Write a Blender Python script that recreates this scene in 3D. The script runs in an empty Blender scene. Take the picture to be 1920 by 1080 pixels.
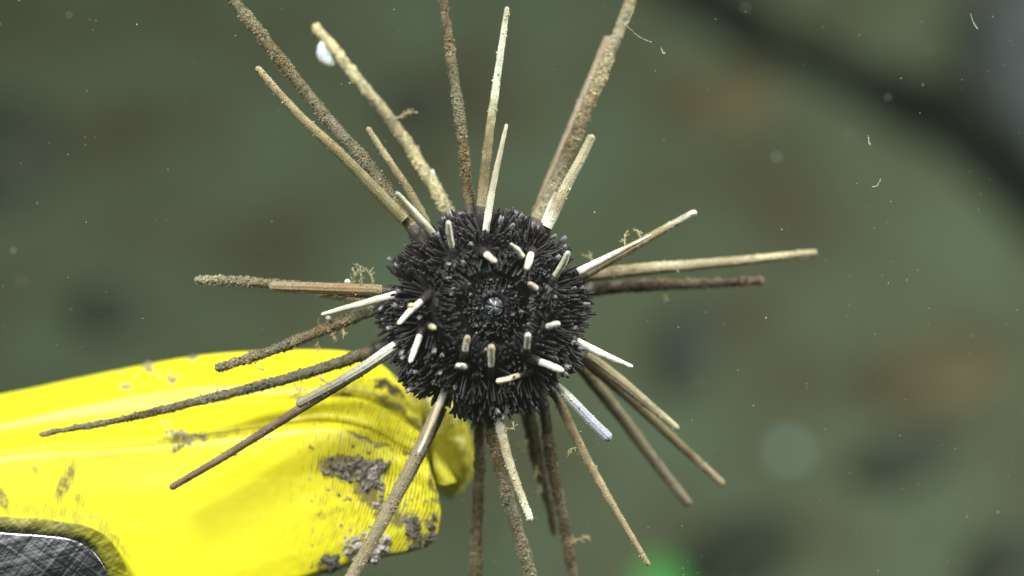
import bpy, math, random
import numpy as np
from mathutils import Matrix, Vector
from mathutils.bvhtree import BVHTree

random.seed(7)
rng = np.random.default_rng(11)
sc = bpy.context.scene
C = sc.collection
R = math.radians

# ------------------------------------------------------------------ camera, water light, lamps, exposure
K = 0.00015            # metres per photograph pixel in the plane of the animal
D = 0.80               # camera to that plane
PITCH = R(45)
UP = Vector((0, math.sin(PITCH), math.cos(PITCH)))
BACK = Vector((0, -math.cos(PITCH), math.sin(PITCH)))
U0 = Vector((0, 0, 0.76))
RIG = Matrix(((1, 0, 0, U0.x), (0, UP.y, BACK.y, U0.y), (0, UP.z, BACK.z, U0.z), (0, 0, 0, 1)))
cam_d = bpy.data.cameras.new('camera')
cam = bpy.data.objects.new('camera', cam_d)
C.objects.link(cam)
cam.matrix_world = RIG @ Matrix.Translation((0, 0, D))
cam_d.sensor_width = 36
cam_d.lens = 36 * D / (1920 * K)
cam_d.clip_start = 0.02
cam_d.clip_end = 60
cam_d.dof.use_dof = True
cam_d.dof.focus_distance = D - 0.006
cam_d.dof.aperture_fstop = 3.4
sc.camera = cam

w = bpy.data.worlds.new('World')
sc.world = w
w.use_nodes = True
bg = w.node_tree.nodes['Background']
bg.inputs[0].default_value = (0.42, 0.52, 0.40, 1)
bg.inputs[1].default_value = 0.05

def lamp(name, off, energy, size, color, target=(0, 0, 0)):
    ld = bpy.data.lights.new(name, 'AREA')
    ld.shape = 'DISK'
    ld.size = size
    ld.energy = energy
    ld.color = color
    o = bpy.data.objects.new(name, ld)
    C.objects.link(o)
    p = RIG @ Vector(off)
    t = RIG @ Vector(target)
    o.location = p
    o.rotation_euler = (t - p).to_track_quat('-Z', 'Y').to_euler()
    return o
lamp('vehicle_and_fill_lamp', (-0.42, 0.80, 0.80), 31, 0.55, (1.0, 0.985, 0.95))
lamp('vehicle_and_fill_lamp', (-0.30, 0.40, 1.10), 3.5, 0.30, (1.0, 0.99, 0.96))  # added frontal fill, lifts the body's shadow on the jaw
lamp('vehicle_and_fill_lamp', (0.85, 0.66, 0.50), 4.5, 0.30, (0.95, 1.0, 0.96))  # added weak fill from the right
lamp('vehicle_and_fill_lamp', (1.15, 0.75, 0.10), 42, 0.30, (1.0, 0.99, 0.93), (0.35, -0.1, -1.05))  # added unseen lamp, brightens only the right side of the seabed

sc.view_settings.view_transform = 'Standard'
sc.view_settings.look = 'None'
sc.view_settings.exposure = 0
sc.view_settings.gamma = 1
sc.view_settings.use_curve_mapping = False
sc.cycles.use_denoising = True
sc.cycles.max_bounces = 6
sc.cycles.diffuse_bounces = 3
sc.cycles.glossy_bounces = 3

# ------------------------------------------------------------------ helpers
def L(px, py, d=0.0):
    """photograph pixel and depth (pixels towards the camera) -> rig space"""
    s = (D - d * K) / D
    return np.array(((px - 960) * K * s, (540 - py) * K * s, d * K))

def LA(a):
    a = np.asarray(a, float)
    s = (D - a[:, 2] * K) / D
    return np.stack(((a[:, 0] - 960) * K * s, (540 - a[:, 1]) * K * s, a[:, 2] * K), 1)

def floor_at(px, py, z=0.0):
    """where the view ray of a pixel meets the seabed"""
    o = RIG @ Vector((0, 0, D))
    p = RIG @ Vector(L(px, py, 0))
    v = p - o
    t = (z - o.z) / v.z
    return o + v * t

def hash3(ix, iy, iz):
    n = (ix * 374761393 + iy * 668265263 + iz * 2147483647) & 0xFFFFFFFF
    n = ((n ^ (n >> 13)) * 1274126177) & 0xFFFFFFFF
    n = (n ^ (n >> 16)) & 0xFFFFFF
    return n / float(0xFFFFFF)

def vnoise(p):
    p = np.asarray(p, float) + 517.3
    i = np.floor(p).astype(np.int64)
    f = p - i
    f = f * f * (3 - 2 * f)
    out = 0
    for dx in (0, 1):
        for dy in (0, 1):
            for dz in (0, 1):
                wgt = (f[:, 0] if dx else 1 - f[:, 0]) * (f[:, 1] if dy else 1 - f[:, 1]) * (f[:, 2] if dz else 1 - f[:, 2])
                out = out + wgt * hash3(i[:, 0] + dx, i[:, 1] + dy, i[:, 2] + dz)
    return out

def fbm(p, octv=3):
    p = np.asarray(p, float)
    s, a, t = 0, 1.0, 0
    for k in range(octv):
        s = s + a * vnoise(p * (2 ** k) + k * 31.7)
        t += a
        a *= 0.5
    return s / t

def make_mesh(name, verts, faces, cols=None, smooth=True, uv=None):
    me = bpy.data.meshes.new(name)
    me.from_pydata([tuple(v) for v in np.asarray(verts)], [], [tuple(int(i) for i in f) for f in faces])
    if cols is not None:
        at = me.color_attributes.new('Col', 'FLOAT_COLOR', 'POINT')
        c = np.ones((len(verts), 4), np.float32)
        c[:, :3] = cols
        at.data.foreach_set('color', c.ravel())
    if uv is not None:
        at = me.attributes.new('surf', 'FLOAT_VECTOR', 'POINT')
        at.data.foreach_set('vector', np.asarray(uv, np.float32).ravel())
    if smooth:
        me.polygons.foreach_set('use_smooth', [True] * len(me.polygons))
    me.update()
    return me

def link(name, me, mat=None, parent=None, loc=None):
    o = bpy.data.objects.new(name, me)
    if mat is not None and me is not None and not me.materials:
        me.materials.append(mat)
    C.objects.link(o)
    if parent is not None:
        o.parent = parent
    if loc is not None:
        o.location = loc
    return o

def tag(o, label, cat, group=None):
    o['label'] = label
    o['category'] = cat
    if group:
        o['group'] = group
    return o

def thing(name, base, label, cat, group=None):
    o = bpy.data.objects.new(name, None)
    o.empty_display_size = 0.01
    C.objects.link(o)
    o.matrix_world = RIG @ Matrix.Translation(Vector(base))
    return tag(o, label, cat, group)

def grid_faces(nu, nv, closed_v=False, off=0):
    i = np.arange(nu - 1)[:, None]
    m = nv if closed_v else nv - 1
    j = np.arange(m)[None, :]
    j2 = (j + 1) % nv
    a = i * nv + j
    b = i * nv + j2
    c = (i + 1) * nv + j2
    d = (i + 1) * nv + j
    return (np.stack(np.broadcast_arrays(a, b, c, d), -1).reshape(-1, 4) + off)

def catmull(pts, n):
    pts = np.asarray(pts, float)
    if len(pts) == 2:
        t = np.linspace(0, 1, n)[:, None]
        return pts[0] * (1 - t) + pts[1] * t
    P = np.vstack((2 * pts[0] - pts[1], pts, 2 * pts[-1] - pts[-2]))
    seg = np.linalg.norm(np.diff(pts, axis=0), axis=1)
    cum = np.concatenate(([0], np.cumsum(seg)))
    q = np.linspace(0, cum[-1], n)
    k = np.clip(np.searchsorted(cum, q, side='right') - 1, 0, len(seg) - 1)
    t = ((q - cum[k]) / seg[k])[:, None]
    p0, p1, p2, p3 = P[k], P[k + 1], P[k + 2], P[k + 3]
    return 0.5 * (2 * p1 + (p2 - p0) * t + (2 * p0 - 5 * p1 + 4 * p2 - p3) * t ** 2 + (3 * p1 - p0 - 3 * p2 + p3) * t ** 3)

def frames(P):
    T = np.gradient(P, axis=0)
    T /= np.linalg.norm(T, axis=1)[:, None] + 1e-12
    ref = np.array((0.13, 0.21, 0.97))
    if abs(T[0] @ ref) > 0.9:
        ref = np.array((0.95, 0.2, 0.1))
    A = np.cross(T, ref)
    A /= np.linalg.norm(A, axis=1)[:, None]
    B = np.cross(T, A)
    return T, A, B

def lerp_cols(stops, s):
    xs = [q[0] for q in stops]
    return np.stack([np.interp(s, xs, [q[1][k] for q in stops]) for k in range(3)], -1)

OCT = np.array([(1, 0, 0), (-1, 0, 0), (0, 1, 0), (0, -1, 0), (0, 0, 1), (0, 0, -1)], float)
OCF = np.array([(0, 2, 4), (2, 1, 4), (1, 3, 4), (3, 0, 4), (2, 0, 5), (1, 2, 5), (3, 1, 5), (0, 3, 5)])
def grit(P, r, off=0):
    """ragged grains at points P (pixel space) with radii r -> verts, faces"""
    n = len(P)
    q = OCT[None] * rng.uniform(0.45, 1.55, (n, 6, 1)) * r[:, None, None] + rng.normal(0, 0.25, (n, 6, 3)) * r[:, None, None]
    V = (P[:, None, :] + q).reshape(-1, 3)
    F = (OCF[None] + (np.arange(n) * 6)[:, None, None] + off).reshape(-1, 3)
    return V, F

# ------------------------------------------------------------------ materials
def nodes_of(m):
    m.use_nodes = True
    nt = m.node_tree
    return nt, nt.nodes, nt.links, nt.nodes['Principled BSDF']

def vcol_mat(name, rough=0.6, spec=0.3, nscale=2500, namt=0.5, bump=0.3, bdist=0.0002, sss=0.0):
    m = bpy.data.materials.new(name)
    nt, N, K_, b = nodes_of(m)
    a = N.new('ShaderNodeAttribute'); a.attribute_name = 'Col'
    tc = N.new('ShaderNodeTexCoord')
    n = N.new('ShaderNodeTexNoise'); n.inputs['Scale'].default_value = nscale; n.inputs['Detail'].default_value = 4
    K_.new(tc.outputs['Object'], n.inputs['Vector'])
    mr = N.new('ShaderNodeMapRange')
    mr.inputs['From Min'].default_value = 0.3; mr.inputs['From Max'].default_value = 0.7
    mr.inputs['To Min'].default_value = 1 - namt; mr.inputs['To Max'].default_value = 1 + namt
    K_.new(n.outputs['Fac'], mr.inputs['Value'])
    mx = N.new('ShaderNodeVectorMath'); mx.operation = 'SCALE'
    K_.new(a.outputs['Color'], mx.inputs[0]); K_.new(mr.outputs[0], mx.inputs['Scale'])
    K_.new(mx.outputs[0], b.inputs['Base Color'])
    b.inputs['Roughness'].default_value = rough
    b.inputs['Specular IOR Level'].default_value = spec
    if sss:
        b.inputs['Subsurface Weight'].default_value = sss
        b.inputs['Subsurface Radius'].default_value = (1, 0.9, 0.7)
        b.inputs['Subsurface Scale'].default_value = 0.0012
    if bump:
        bm = N.new('ShaderNodeBump'); bm.inputs['Strength'].default_value = bump; bm.inputs['Distance'].default_value = bdist
        K_.new(n.outputs['Fac'], bm.inputs['Height']); K_.new(bm.outputs[0], b.inputs['Normal'])
    return m

M_spine = vcol_mat('spine_calcite', 0.75, 0.2, 2600, 0.35, 0.5)
M_crust = vcol_mat('spine_crust', 0.9, 0.1, 2200, 0.6, 0.8, 0.0004)
M_white = vcol_mat('spine_white', 0.5, 0.35, 2200, 0.12, 0.25, 0.0001, sss=0.25)
M_dark = vcol_mat('urchin_skin', 0.5, 0.28, 1800, 0.4, 0.4, 0.0001)
M_tooth = vcol_mat('tooth_enamel', 0.22, 0.6, 900, 0.25, 0.1, 0.0001)
M_mud = vcol_mat('mud', 0.95, 0.1, 1500, 0.55, 0.9, 0.0006)
M_growth = vcol_mat('hydroid_growth', 0.8, 0.15, 1500, 0.2, 0.0)
M_rock = vcol_mat('stone', 1.0, 0.0, 40, 0.4, 0.6, 0.004)
M_snow = vcol_mat('marine_snow', 0.8, 0.2, 800, 0.1, 0.0)
M_shell = vcol_mat('shell', 0.35, 0.5, 500, 0.08, 0.2, 0.0002)

def plastic_mat():
    m = bpy.data.materials.new('yellow_plastic')
    nt, N, K_, b = nodes_of(m)
    at = N.new('ShaderNodeAttribute'); at.attribute_name = 'surf'      # x: along (mm), y: across (mm), z: dirt, plus painted shade on the rear finger
    sep = N.new('ShaderNodeSeparateXYZ'); K_.new(at.outputs['Vector'], sep.inputs[0])
    def math_(op, a=None, bb=None, clamp=False):
        n = N.new('ShaderNodeMath'); n.operation = op; n.use_clamp = clamp
        for i, v in enumerate((a, bb)):
            if v is None: continue
            if isinstance(v, (int, float)): n.inputs[i].default_value = v
            else: K_.new(v, n.inputs[i])
        return n.outputs[0]
    tc = N.new('ShaderNodeTexCoord')
    nz = N.new('ShaderNodeTexNoise'); nz.inputs['Scale'].default_value = 260; nz.inputs['Detail'].default_value = 5
    K_.new(tc.outputs['Object'], nz.inputs['Vector'])
    wob = math_('MULTIPLY', nz.outputs['Fac'], 0.35)
    u = math_('ADD', sep.outputs['X'], wob)
    groove = math_('SINE', math_('MULTIPLY', u, 2 * math.pi / 0.84))
    g01 = math_('ADD', math_('MULTIPLY', groove, 0.5), 0.5)
    g3 = math_('POWER', g01, 2.5)
    # dirt lodged in the print lines: streaky noise stretched along the lines
    cmb = N.new('ShaderNodeCombineXYZ')
    K_.new(math_('MULTIPLY', sep.outputs['X'], 1.4), cmb.inputs[0]); K_.new(math_('MULTIPLY', sep.outputs['Y'], 0.22), cmb.inputs[1])
    st = N.new('ShaderNodeTexNoise'); st.inputs['Scale'].default_value = 1.0; st.inputs['Detail'].default_value = 4
    K_.new(cmb.outputs[0], st.inputs['Vector'])
    n2 = N.new('ShaderNodeTexNoise'); n2.inputs['Scale'].default_value = 600; n2.inputs['Detail'].default_value = 6; n2.inputs['Roughness'].default_value = 0.7
    K_.new(tc.outputs['Object'], n2.inputs['Vector'])
    dirt = sep.outputs['Z']
    lined = math_('MULTIPLY', g3, math_('SUBTRACT', math_('ADD', math_('MULTIPLY', dirt, 1.05), math_('MULTIPLY', st.outputs['Fac'], 1.5)), 1.02), True)
    lined = math_('MULTIPLY', lined, 3.0, True)
    patch = math_('MULTIPLY', math_('SUBTRACT', math_('ADD', math_('MULTIPLY', dirt, 0.75), n2.outputs['Fac']), 1.02), 7.0, True)
    fc = N.new('ShaderNodeCombineXYZ')
    K_.new(math_('MULTIPLY', sep.outputs['X'], 1.5), fc.inputs[0]); K_.new(math_('MULTIPLY', sep.outputs['Y'], 0.55), fc.inputs[1])
    fn = N.new('ShaderNodeTexNoise'); fn.inputs['Scale'].default_value = 1.0; fn.inputs['Detail'].default_value = 3; fn.inputs['Roughness'].default_value = 0.6
    K_.new(fc.outputs[0], fn.inputs['Vector'])
    fleck = math_('MULTIPLY', math_('SUBTRACT', math_('ADD', fn.outputs['Fac'], math_('MULTIPLY', dirt, 0.25)), 0.76), 9.0, True)
    fleck = math_('MULTIPLY', fleck, math_('MULTIPLY', dirt, 2.0, True))
    mask = math_('MAXIMUM', math_('MAXIMUM', lined, patch, True), fleck, True)
    mix = N.new('ShaderNodeMix'); mix.data_type = 'RGBA'
    K_.new(math_('MULTIPLY', mask, 0.88), mix.inputs['Factor'])
    yel = N.new('ShaderNodeMix'); yel.data_type = 'RGBA'
    nl = N.new('ShaderNodeTexNoise'); nl.inputs['Scale'].default_value = 28; nl.inputs['Detail'].default_value = 4; K_.new(tc.outputs['Object'], nl.inputs['Vector'])
    K_.new(nl.outputs['Fac'], yel.inputs['Factor'])
    yel.inputs['A'].default_value = (0.79, 0.71, 0.012, 1); yel.inputs['B'].default_value = (0.71, 0.70, 0.022, 1)
    K_.new(yel.outputs['Result'], mix.inputs['A'])
    mud = N.new('ShaderNodeMix'); mud.data_type = 'RGBA'; K_.new(n2.outputs['Fac'], mud.inputs['Factor'])
    mud.inputs['A'].default_value = (0.07, 0.05, 0.014, 1); mud.inputs['B'].default_value = (0.17, 0.135, 0.07, 1)
    K_.new(mud.outputs['Result'], mix.inputs['B'])
    K_.new(mix.outputs['Result'], b.inputs['Base Color'])
    b.inputs['Roughness'].default_value = 0.42
    b.inputs['Specular IOR Level'].default_value = 0.4
    b.inputs['Subsurface Weight'].default_value = 0.35
    b.inputs['Subsurface Radius'].default_value = (1.0, 0.75, 0.1)
    b.inputs['Subsurface Scale'].default_value = 0.004
    bm = N.new('ShaderNodeBump'); bm.inputs['Strength'].default_value = 0.14; bm.inputs['Distance'].default_value = 0.0002; bm.invert = True
    h = math_('ADD', math_('MULTIPLY', g01, 0.8), math_('MULTIPLY', n2.outputs['Fac'], 0.25))
    K_.new(h, bm.inputs['Height']); K_.new(bm.outputs[0], b.inputs['Normal'])
    return m
M_yellow = plastic_mat()

def metal_mat():
    m = bpy.data.materials.new('scratched_metal')
    nt, N, K_, b = nodes_of(m)
    tc = N.new('ShaderNodeTexCoord')
    hts = []
    for ang, sx, sy in ((R(-14), 1100, 26), (R(35), 900, 30), (R(-52), 1000, 34)):
        vr = N.new('ShaderNodeVectorRotate'); vr.rotation_type = 'Z_AXIS'; vr.inputs['Angle'].default_value = ang
        K_.new(tc.outputs['Object'], vr.inputs['Vector'])
        mp = N.new('ShaderNodeVectorMath'); mp.operation = 'MULTIPLY'; mp.inputs[1].default_value = (sy, sx, 60)
        K_.new(vr.outputs[0], mp.inputs[0])
        n = N.new('ShaderNodeTexNoise'); n.inputs['Scale'].default_value = 1.0; n.inputs['Detail'].default_value = 5; n.inputs['Roughness'].default_value = 0.7
        K_.new(mp.outputs[0], n.inputs['Vector'])
        hts.append(n.outputs['Fac'])
    a1 = N.new('ShaderNodeMath'); a1.operation = 'ADD'; K_.new(hts[0], a1.inputs[0]); K_.new(hts[1], a1.inputs[1])
    a2 = N.new('ShaderNodeMath'); a2.operation = 'ADD'; K_.new(a1.outputs[0], a2.inputs[0]); K_.new(hts[2], a2.inputs[1])
    mr = N.new('ShaderNodeMapRange'); mr.inputs['From Min'].default_value = 1.2; mr.inputs['From Max'].default_value = 1.8
    mr.inputs['To Min'].default_value = 0.18; mr.inputs['To Max'].default_value = 0.32
    K_.new(a2.outputs[0], mr.inputs['Value']); K_.new(mr.outputs[0], b.inputs['Roughness'])
    cr = N.new('ShaderNodeValToRGB'); K_.new(a2.outputs[0], cr.inputs[0])
    mr2 = N.new('ShaderNodeMapRange'); mr2.inputs['From Min'].default_value = 1.2; mr2.inputs['From Max'].default_value = 1.8
    K_.new(a2.outputs[0], mr2.inputs['Value']); K_.new(mr2.outputs[0], cr.inputs[0])
    cr.color_ramp.elements[0].color = (0.13, 0.135, 0.14, 1); cr.color_ramp.elements[1].color = (0.52, 0.54, 0.57, 1); cr.color_ramp.elements[0].position = 0.35; cr.color_ramp.elements[1].position = 0.9
    K_.new(cr.outputs[0], b.inputs['Base Color'])
    b.inputs['Metallic'].default_value = 1.0
    bm = N.new('ShaderNodeBump'); bm.inputs['Strength'].default_value = 0.07; bm.inputs['Distance'].default_value = 0.00006
    K_.new(a2.outputs[0], bm.inputs['Height']); K_.new(bm.outputs[0], b.inputs['Normal'])
    return m
M_metal = metal_mat()

def seabed_mat():
    m = bpy.data.materials.new('seabed_sediment')
    nt, N, K_, b = nodes_of(m)
    tc = N.new('ShaderNodeTexCoord')
    n = N.new('ShaderNodeTexNoise'); n.inputs['Scale'].default_value = 9; n.inputs['Detail'].default_value = 5; n.inputs['Roughness'].default_value = 0.55
    K_.new(tc.outputs['Object'], n.inputs['Vector'])
    cr = N.new('ShaderNodeValToRGB')
    e = cr.color_ramp.elements
    e[0].position = 0.33; e[0].color = (0.046, 0.045, 0.026, 1)
    e[1].position = 0.66; e[1].color = (0.060, 0.087, 0.053, 1)
    k = e.new(0.5); k.color = (0.055, 0.069, 0.040, 1)  # the water's green cast is painted into these sediment tones
    K_.new(n.outputs['Fac'], cr.inputs[0])
    n2 = N.new('ShaderNodeTexNoise'); n2.inputs['Scale'].default_value = 220; n2.inputs['Detail'].default_value = 4
    K_.new(tc.outputs['Object'], n2.inputs['Vector'])
    mr = N.new('ShaderNodeMapRange'); mr.inputs['To Min'].default_value = 0.6; mr.inputs['To Max'].default_value = 1.4
    K_.new(n2.outputs['Fac'], mr.inputs['Value'])
    mx = N.new('ShaderNodeVectorMath'); mx.operation = 'SCALE'
    K_.new(cr.outputs[0], mx.inputs[0]); K_.new(mr.outputs[0], mx.inputs['Scale'])
    K_.new(mx.outputs[0], b.inputs['Base Color'])
    b.inputs['Roughness'].default_value = 1.0
    b.inputs['Specular IOR Level'].default_value = 0.0
    bm = N.new('ShaderNodeBump'); bm.inputs['Strength'].default_value = 0.6; bm.inputs['Distance'].default_value = 0.004
    K_.new(n2.outputs['Fac'], bm.inputs['Height']); K_.new(bm.outputs[0], b.inputs['Normal'])
    return m
M_seabed = seabed_mat()

# ------------------------------------------------------------------ seabed and the stones on it
nx = 180
xs = np.sign(np.linspace(-1, 1, nx)) * np.abs(np.linspace(-1, 1, nx)) ** 1.6 * 4
X, Y = np.meshgrid(xs, xs + 0.55, indexing='ij')
def bed_h(x, y):
    p = np.stack((np.ravel(x), np.ravel(y), np.zeros(np.size(x))), 1)
    return (fbm(p * 5.0, 3) - 0.5) * 0.05 + (fbm(p * 22.0, 2) - 0.5) * 0.012
Z = bed_h(X, Y)
me = make_mesh('seabed', np.stack((X.ravel(), Y.ravel(), Z), 1), grid_faces(nx, nx))
sb = link('seabed', me, M_seabed)
sb['kind'] = 'structure'

def stone(name, px, py, rx, ry, rz, rot, col, seed, label, cat='stone', group=None, flat=0.2):
    rx, ry, rz = rx * 1.15, ry * 1.15, rz * 0.9
    c = floor_at(px, py)
    nu, nv = 22, 32
    th = np.linspace(0.02, math.pi - 0.02, nu)
    ph = np.linspace(0, 2 * math.pi, nv, endpoint=False)
    T, P = np.meshgrid(th, ph, indexing='ij')
    v = np.stack((np.sin(T) * np.cos(P), np.sin(T) * np.sin(P), np.cos(T)), -1).reshape(-1, 3)
    r = 0.72 + 0.55 * fbm(v * 1.7 + seed * 9.1, 3) + 0.12 * (fbm(v * 7 + seed, 2) - 0.5)
    v = v * r[:, None] * np.array((rx, ry, rz))
    v = v @ np.array(Matrix.Rotation(rot, 3, 'Z').transposed())
    f = [tuple(q) for q in grid_faces(nu, nv, True)]
    f += [tuple(range(nv))[::-1], tuple((nu - 1) * nv + i for i in range(nv))]
    cols = np.array(col) * (0.6 + 0.8 * fbm(v * 60 + seed, 3))[:, None]
    me = make_mesh(name, v, f, cols)
    h = float(bed_h(np.array([c.x]), np.array([c.y]))[0])
    o = link(name, me, M_rock, None, (c.x, c.y, h + rz * flat))
    return tag(o, label, cat, group)

DK = (0.033, 0.040, 0.029)
stone('stone', 0, 300, .036, .05, .03, 0.3, DK, 1, 'large dark stone on the seabed above the yellow gripper', group='dark stones on the seabed')
stone('stone', 200, 600, .018, .02, .016, 0.9, DK, 2, 'small round dark stone on seabed close above the yellow gripper', group='dark stones on the seabed')
stone('stone', 785, 215, .02, .024, .016, 0.2, (0.03, .035, .025), 3, 'small dark stone seen behind the pale encrusted spine with a white shell', group='dark stones on the seabed')
stone('stone', 1285, 670, .016, .035, .012, -0.2, (.035, .045, .035), 4, 'faint dark stone on seabed beside the reddish brown spine', group='dark stones on the seabed')
stone('stone', 1685, 880, .036, .017, .016, 0.5, DK, 5, 'oval dark stone lying alone on the seabed near a pale blue pebble', group='dark stones on the seabed')
stone('stone', 1390, 1050, .034, .022, .02, 0.7, (.022, .028, .02), 6, 'low dark stone on seabed next to the green laser spot', group='dark stones on the seabed')
stone('stone', 1925, 1075, .035, .03, .02, 0.5, DK, 7, 'dark stone cut off by the picture corner far from the gripper', group='dark stones on the seabed')
stone('pebble', 1472, 872, .0055, .0055, .004, 0, (.24, .36, .35), 8, 'small pale blue pebble on the seabed', 'pebble')
stone('boulder', 1975, 165, .05, .09, .04, 0.2, (.062, .072, .074), 9, 'pale blue grey boulder behind the dark painted shade strip', 'boulder', flat=0.1)
stone('stone', 1330, 190, .05, .03, .008, 0.4, (.062, .057, .029), 10, 'flat brown stone on seabed beside the dark painted shade strip', flat=0.1)
stone('stone', 1745, 715, .05, .03, .007, 0.4, (.062, .057, .031), 12, 'flat reddish brown stone half sunk in the green seabed', flat=0.1)

# long near-black strip across the far corner, painted as a ledge's shadow gap
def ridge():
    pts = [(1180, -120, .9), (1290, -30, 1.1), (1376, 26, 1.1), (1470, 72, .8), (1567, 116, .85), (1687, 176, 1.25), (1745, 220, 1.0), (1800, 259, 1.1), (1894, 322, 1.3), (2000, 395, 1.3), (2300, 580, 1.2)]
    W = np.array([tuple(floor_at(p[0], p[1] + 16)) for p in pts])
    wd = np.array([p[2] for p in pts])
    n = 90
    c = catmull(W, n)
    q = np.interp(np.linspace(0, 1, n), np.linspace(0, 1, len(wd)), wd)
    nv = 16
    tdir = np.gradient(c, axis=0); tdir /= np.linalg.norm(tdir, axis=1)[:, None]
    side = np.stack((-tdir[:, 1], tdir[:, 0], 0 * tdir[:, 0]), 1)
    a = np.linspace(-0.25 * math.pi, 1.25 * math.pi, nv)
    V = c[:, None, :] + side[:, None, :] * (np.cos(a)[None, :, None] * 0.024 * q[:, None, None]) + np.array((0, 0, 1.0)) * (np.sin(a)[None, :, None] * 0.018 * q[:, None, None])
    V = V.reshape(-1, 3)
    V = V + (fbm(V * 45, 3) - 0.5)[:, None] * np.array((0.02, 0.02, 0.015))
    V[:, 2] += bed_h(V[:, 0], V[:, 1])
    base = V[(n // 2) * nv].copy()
    me = make_mesh('shade_gap_strip', V - base, grid_faces(n, nv), np.array((0.004, 0.005, 0.004)) * (0.6 + 0.8 * fbm(V * 50, 2))[:, None])
    o = link('shade_gap_strip', me, M_rock, None, base)
    tag(o, 'long near-black strip painting a shadow gap diagonally across the green seabed', 'rock')
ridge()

# green laser beam spot from the vehicle, falling on the seabed
lp = floor_at(1240, 1092)
ls = bpy.data.lights.new('laser_pointer', 'SPOT')
ls.energy = 800
ls.color = (0.02, 1.0, 0.18)
ls.spot_size = R(0.16)
ls.spot_blend = 0.3
ls.shadow_soft_size = 0.0005
lo = bpy.data.objects.new('laser_pointer', ls)
C.objects.link(lo)
lo.location = RIG @ Vector((0.17, -0.09, D))
lo.rotation_euler = (lp - lo.location).to_track_quat('-Z', 'Y').to_euler()

# ------------------------------------------------------------------ yellow gripper
GB = L(400, 900, -120)
grip = thing('gripper', GB, 'scuffed yellow plastic gripper jaw with printed layer lines', 'gripper')

XS = np.array([-420, -200, 0, 120, 250, 400, 500, 580, 640, 690, 740, 772, 797])
def ln(*ys):
    return list(ys)
# each line: list of (px, py) from left to right, plus depth left / right (pixels towards camera)
lines = [
    ([(-420, 960), (0, 900), (300, 850), (560, 850), (700, 850), (770, 850)], -520, -330),      # hidden back
    ([(-420, 850), (0, 760), (250, 710), (450, 684), (640, 684), (720, 720), (772, 770)], -500, -300),
    ([(-420, 815), (0, 738), (120, 713), (250, 686), (380, 664), (500, 656), (620, 655), (690, 668), (745, 710), (780, 765)], -430, -260),
    ([(-420, 825), (0, 748), (120, 724), (250, 698), (380, 675), (500, 666), (620, 664), (690, 676), (745, 716), (782, 770)], -395, -240),
    ([(-420, 865), (0, 786), (110, 762), (250, 735), (400, 714), (550, 710), (640, 707), (690, 708), (742, 732), (786, 775)], -275, -190),
    ([(-420, 872), (0, 793), (110, 769), (250, 743), (400, 722), (550, 718), (640, 714), (690, 715), (740, 738), (786, 780)], -262, -172),
    ([(-420, 885), (0, 806), (110, 786), (250, 766), (400, 748), (550, 740), (640, 733), (700, 744), (745, 768), (790, 803)], -256, -166),
    ([(-420, 892), (0, 813), (110, 793), (250, 775), (400, 757), (550, 748), (640, 741), (700, 752), (745, 777), (793, 812)], -246, -160),
    ([(-420, 918), (0, 838), (200, 822), (400, 800), (520, 785), (600, 775), (660, 782), (710, 799), (750, 820), (797, 838)], -165, -118),
    ([(-420, 932), (0, 850), (200, 836), (400, 816), (520, 798), (600, 790), (660, 797), (705, 812), (750, 838), (800, 860)], -140, -105),
    ([(-420, 950), (0, 864), (200, 850), (400, 832), (520, 815), (600, 808), (660, 814), (705, 830), (750, 854), (806, 884)], -130, -98),
    ([(-420, 1020), (0, 940), (200, 925), (400, 905), (560, 890), (680, 885), (750, 895), (818, 925)], -118, -92),
    ([(-420, 1100), (0, 1020), (200, 1005), (400, 985), (560, 965), (680, 950), (750, 950), (823, 962)], -112, -92),
    ([(-420, 1260), (0, 1180), (300, 1110), (480, 1062), (600, 1030), (700, 1012), (760, 1003), (817, 1000)], -110, -96),
    ([(-420, 1330), (0, 1240), (300, 1165), (480, 1112), (600, 1071), (700, 1044), (760, 1035), (800, 1023)], -116, -104),
    ([(-420, 1350), (0, 1260), (300, 1180), (480, 1124), (600, 1080), (700, 1051), (755, 1040), (790, 1030)], -140, -125),
    ([(-420, 1330), (0, 1240), (300, 1160), (480, 1105), (600, 1062), (700, 1032), (750, 1022), (780, 1010)], -330, -240),
]
NU = 460
S = np.linspace(0, 1, NU) ** 0.85
rowsP = []
for pts, dl, dr in lines:
    pts = np.array(pts, float)
    c = catmull(np.column_stack((pts, np.zeros(len(pts)))), 700)
    seg = np.concatenate(([0], np.cumsum(np.linalg.norm(np.diff(c, axis=0), axis=1)))); seg /= seg[-1]
    px = np.interp(S, seg, c[:, 0]); py = np.interp(S, seg, c[:, 1])
    dd = dl + (dr - dl) * np.interp(px, (-420, 300, 800), (0, 0.45, 1))
    rowsP.append(np.column_stack((px, py, dd)))
rowsP = np.array(rowsP)                                   # lines x NU x 3
cnt = [4, 4, 5, 12, 4, 8, 4, 14, 8, 8, 18, 18, 22, 10, 5, 8]
out = []
for i, n in enumerate(cnt):
    for k in range(n):
        t = k / n
        out.append(rowsP[i] * (1 - t) + rowsP[i + 1] * t)
out.append(rowsP[-1])
G = np.array(out)
for it in range(2):                                       # soften creases across the profile
    G2 = G.copy(); G2[1:-1] = 0.25 * G[:-2] + 0.5 * G[1:-1] + 0.25 * G[2:]
    G = G2
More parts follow.
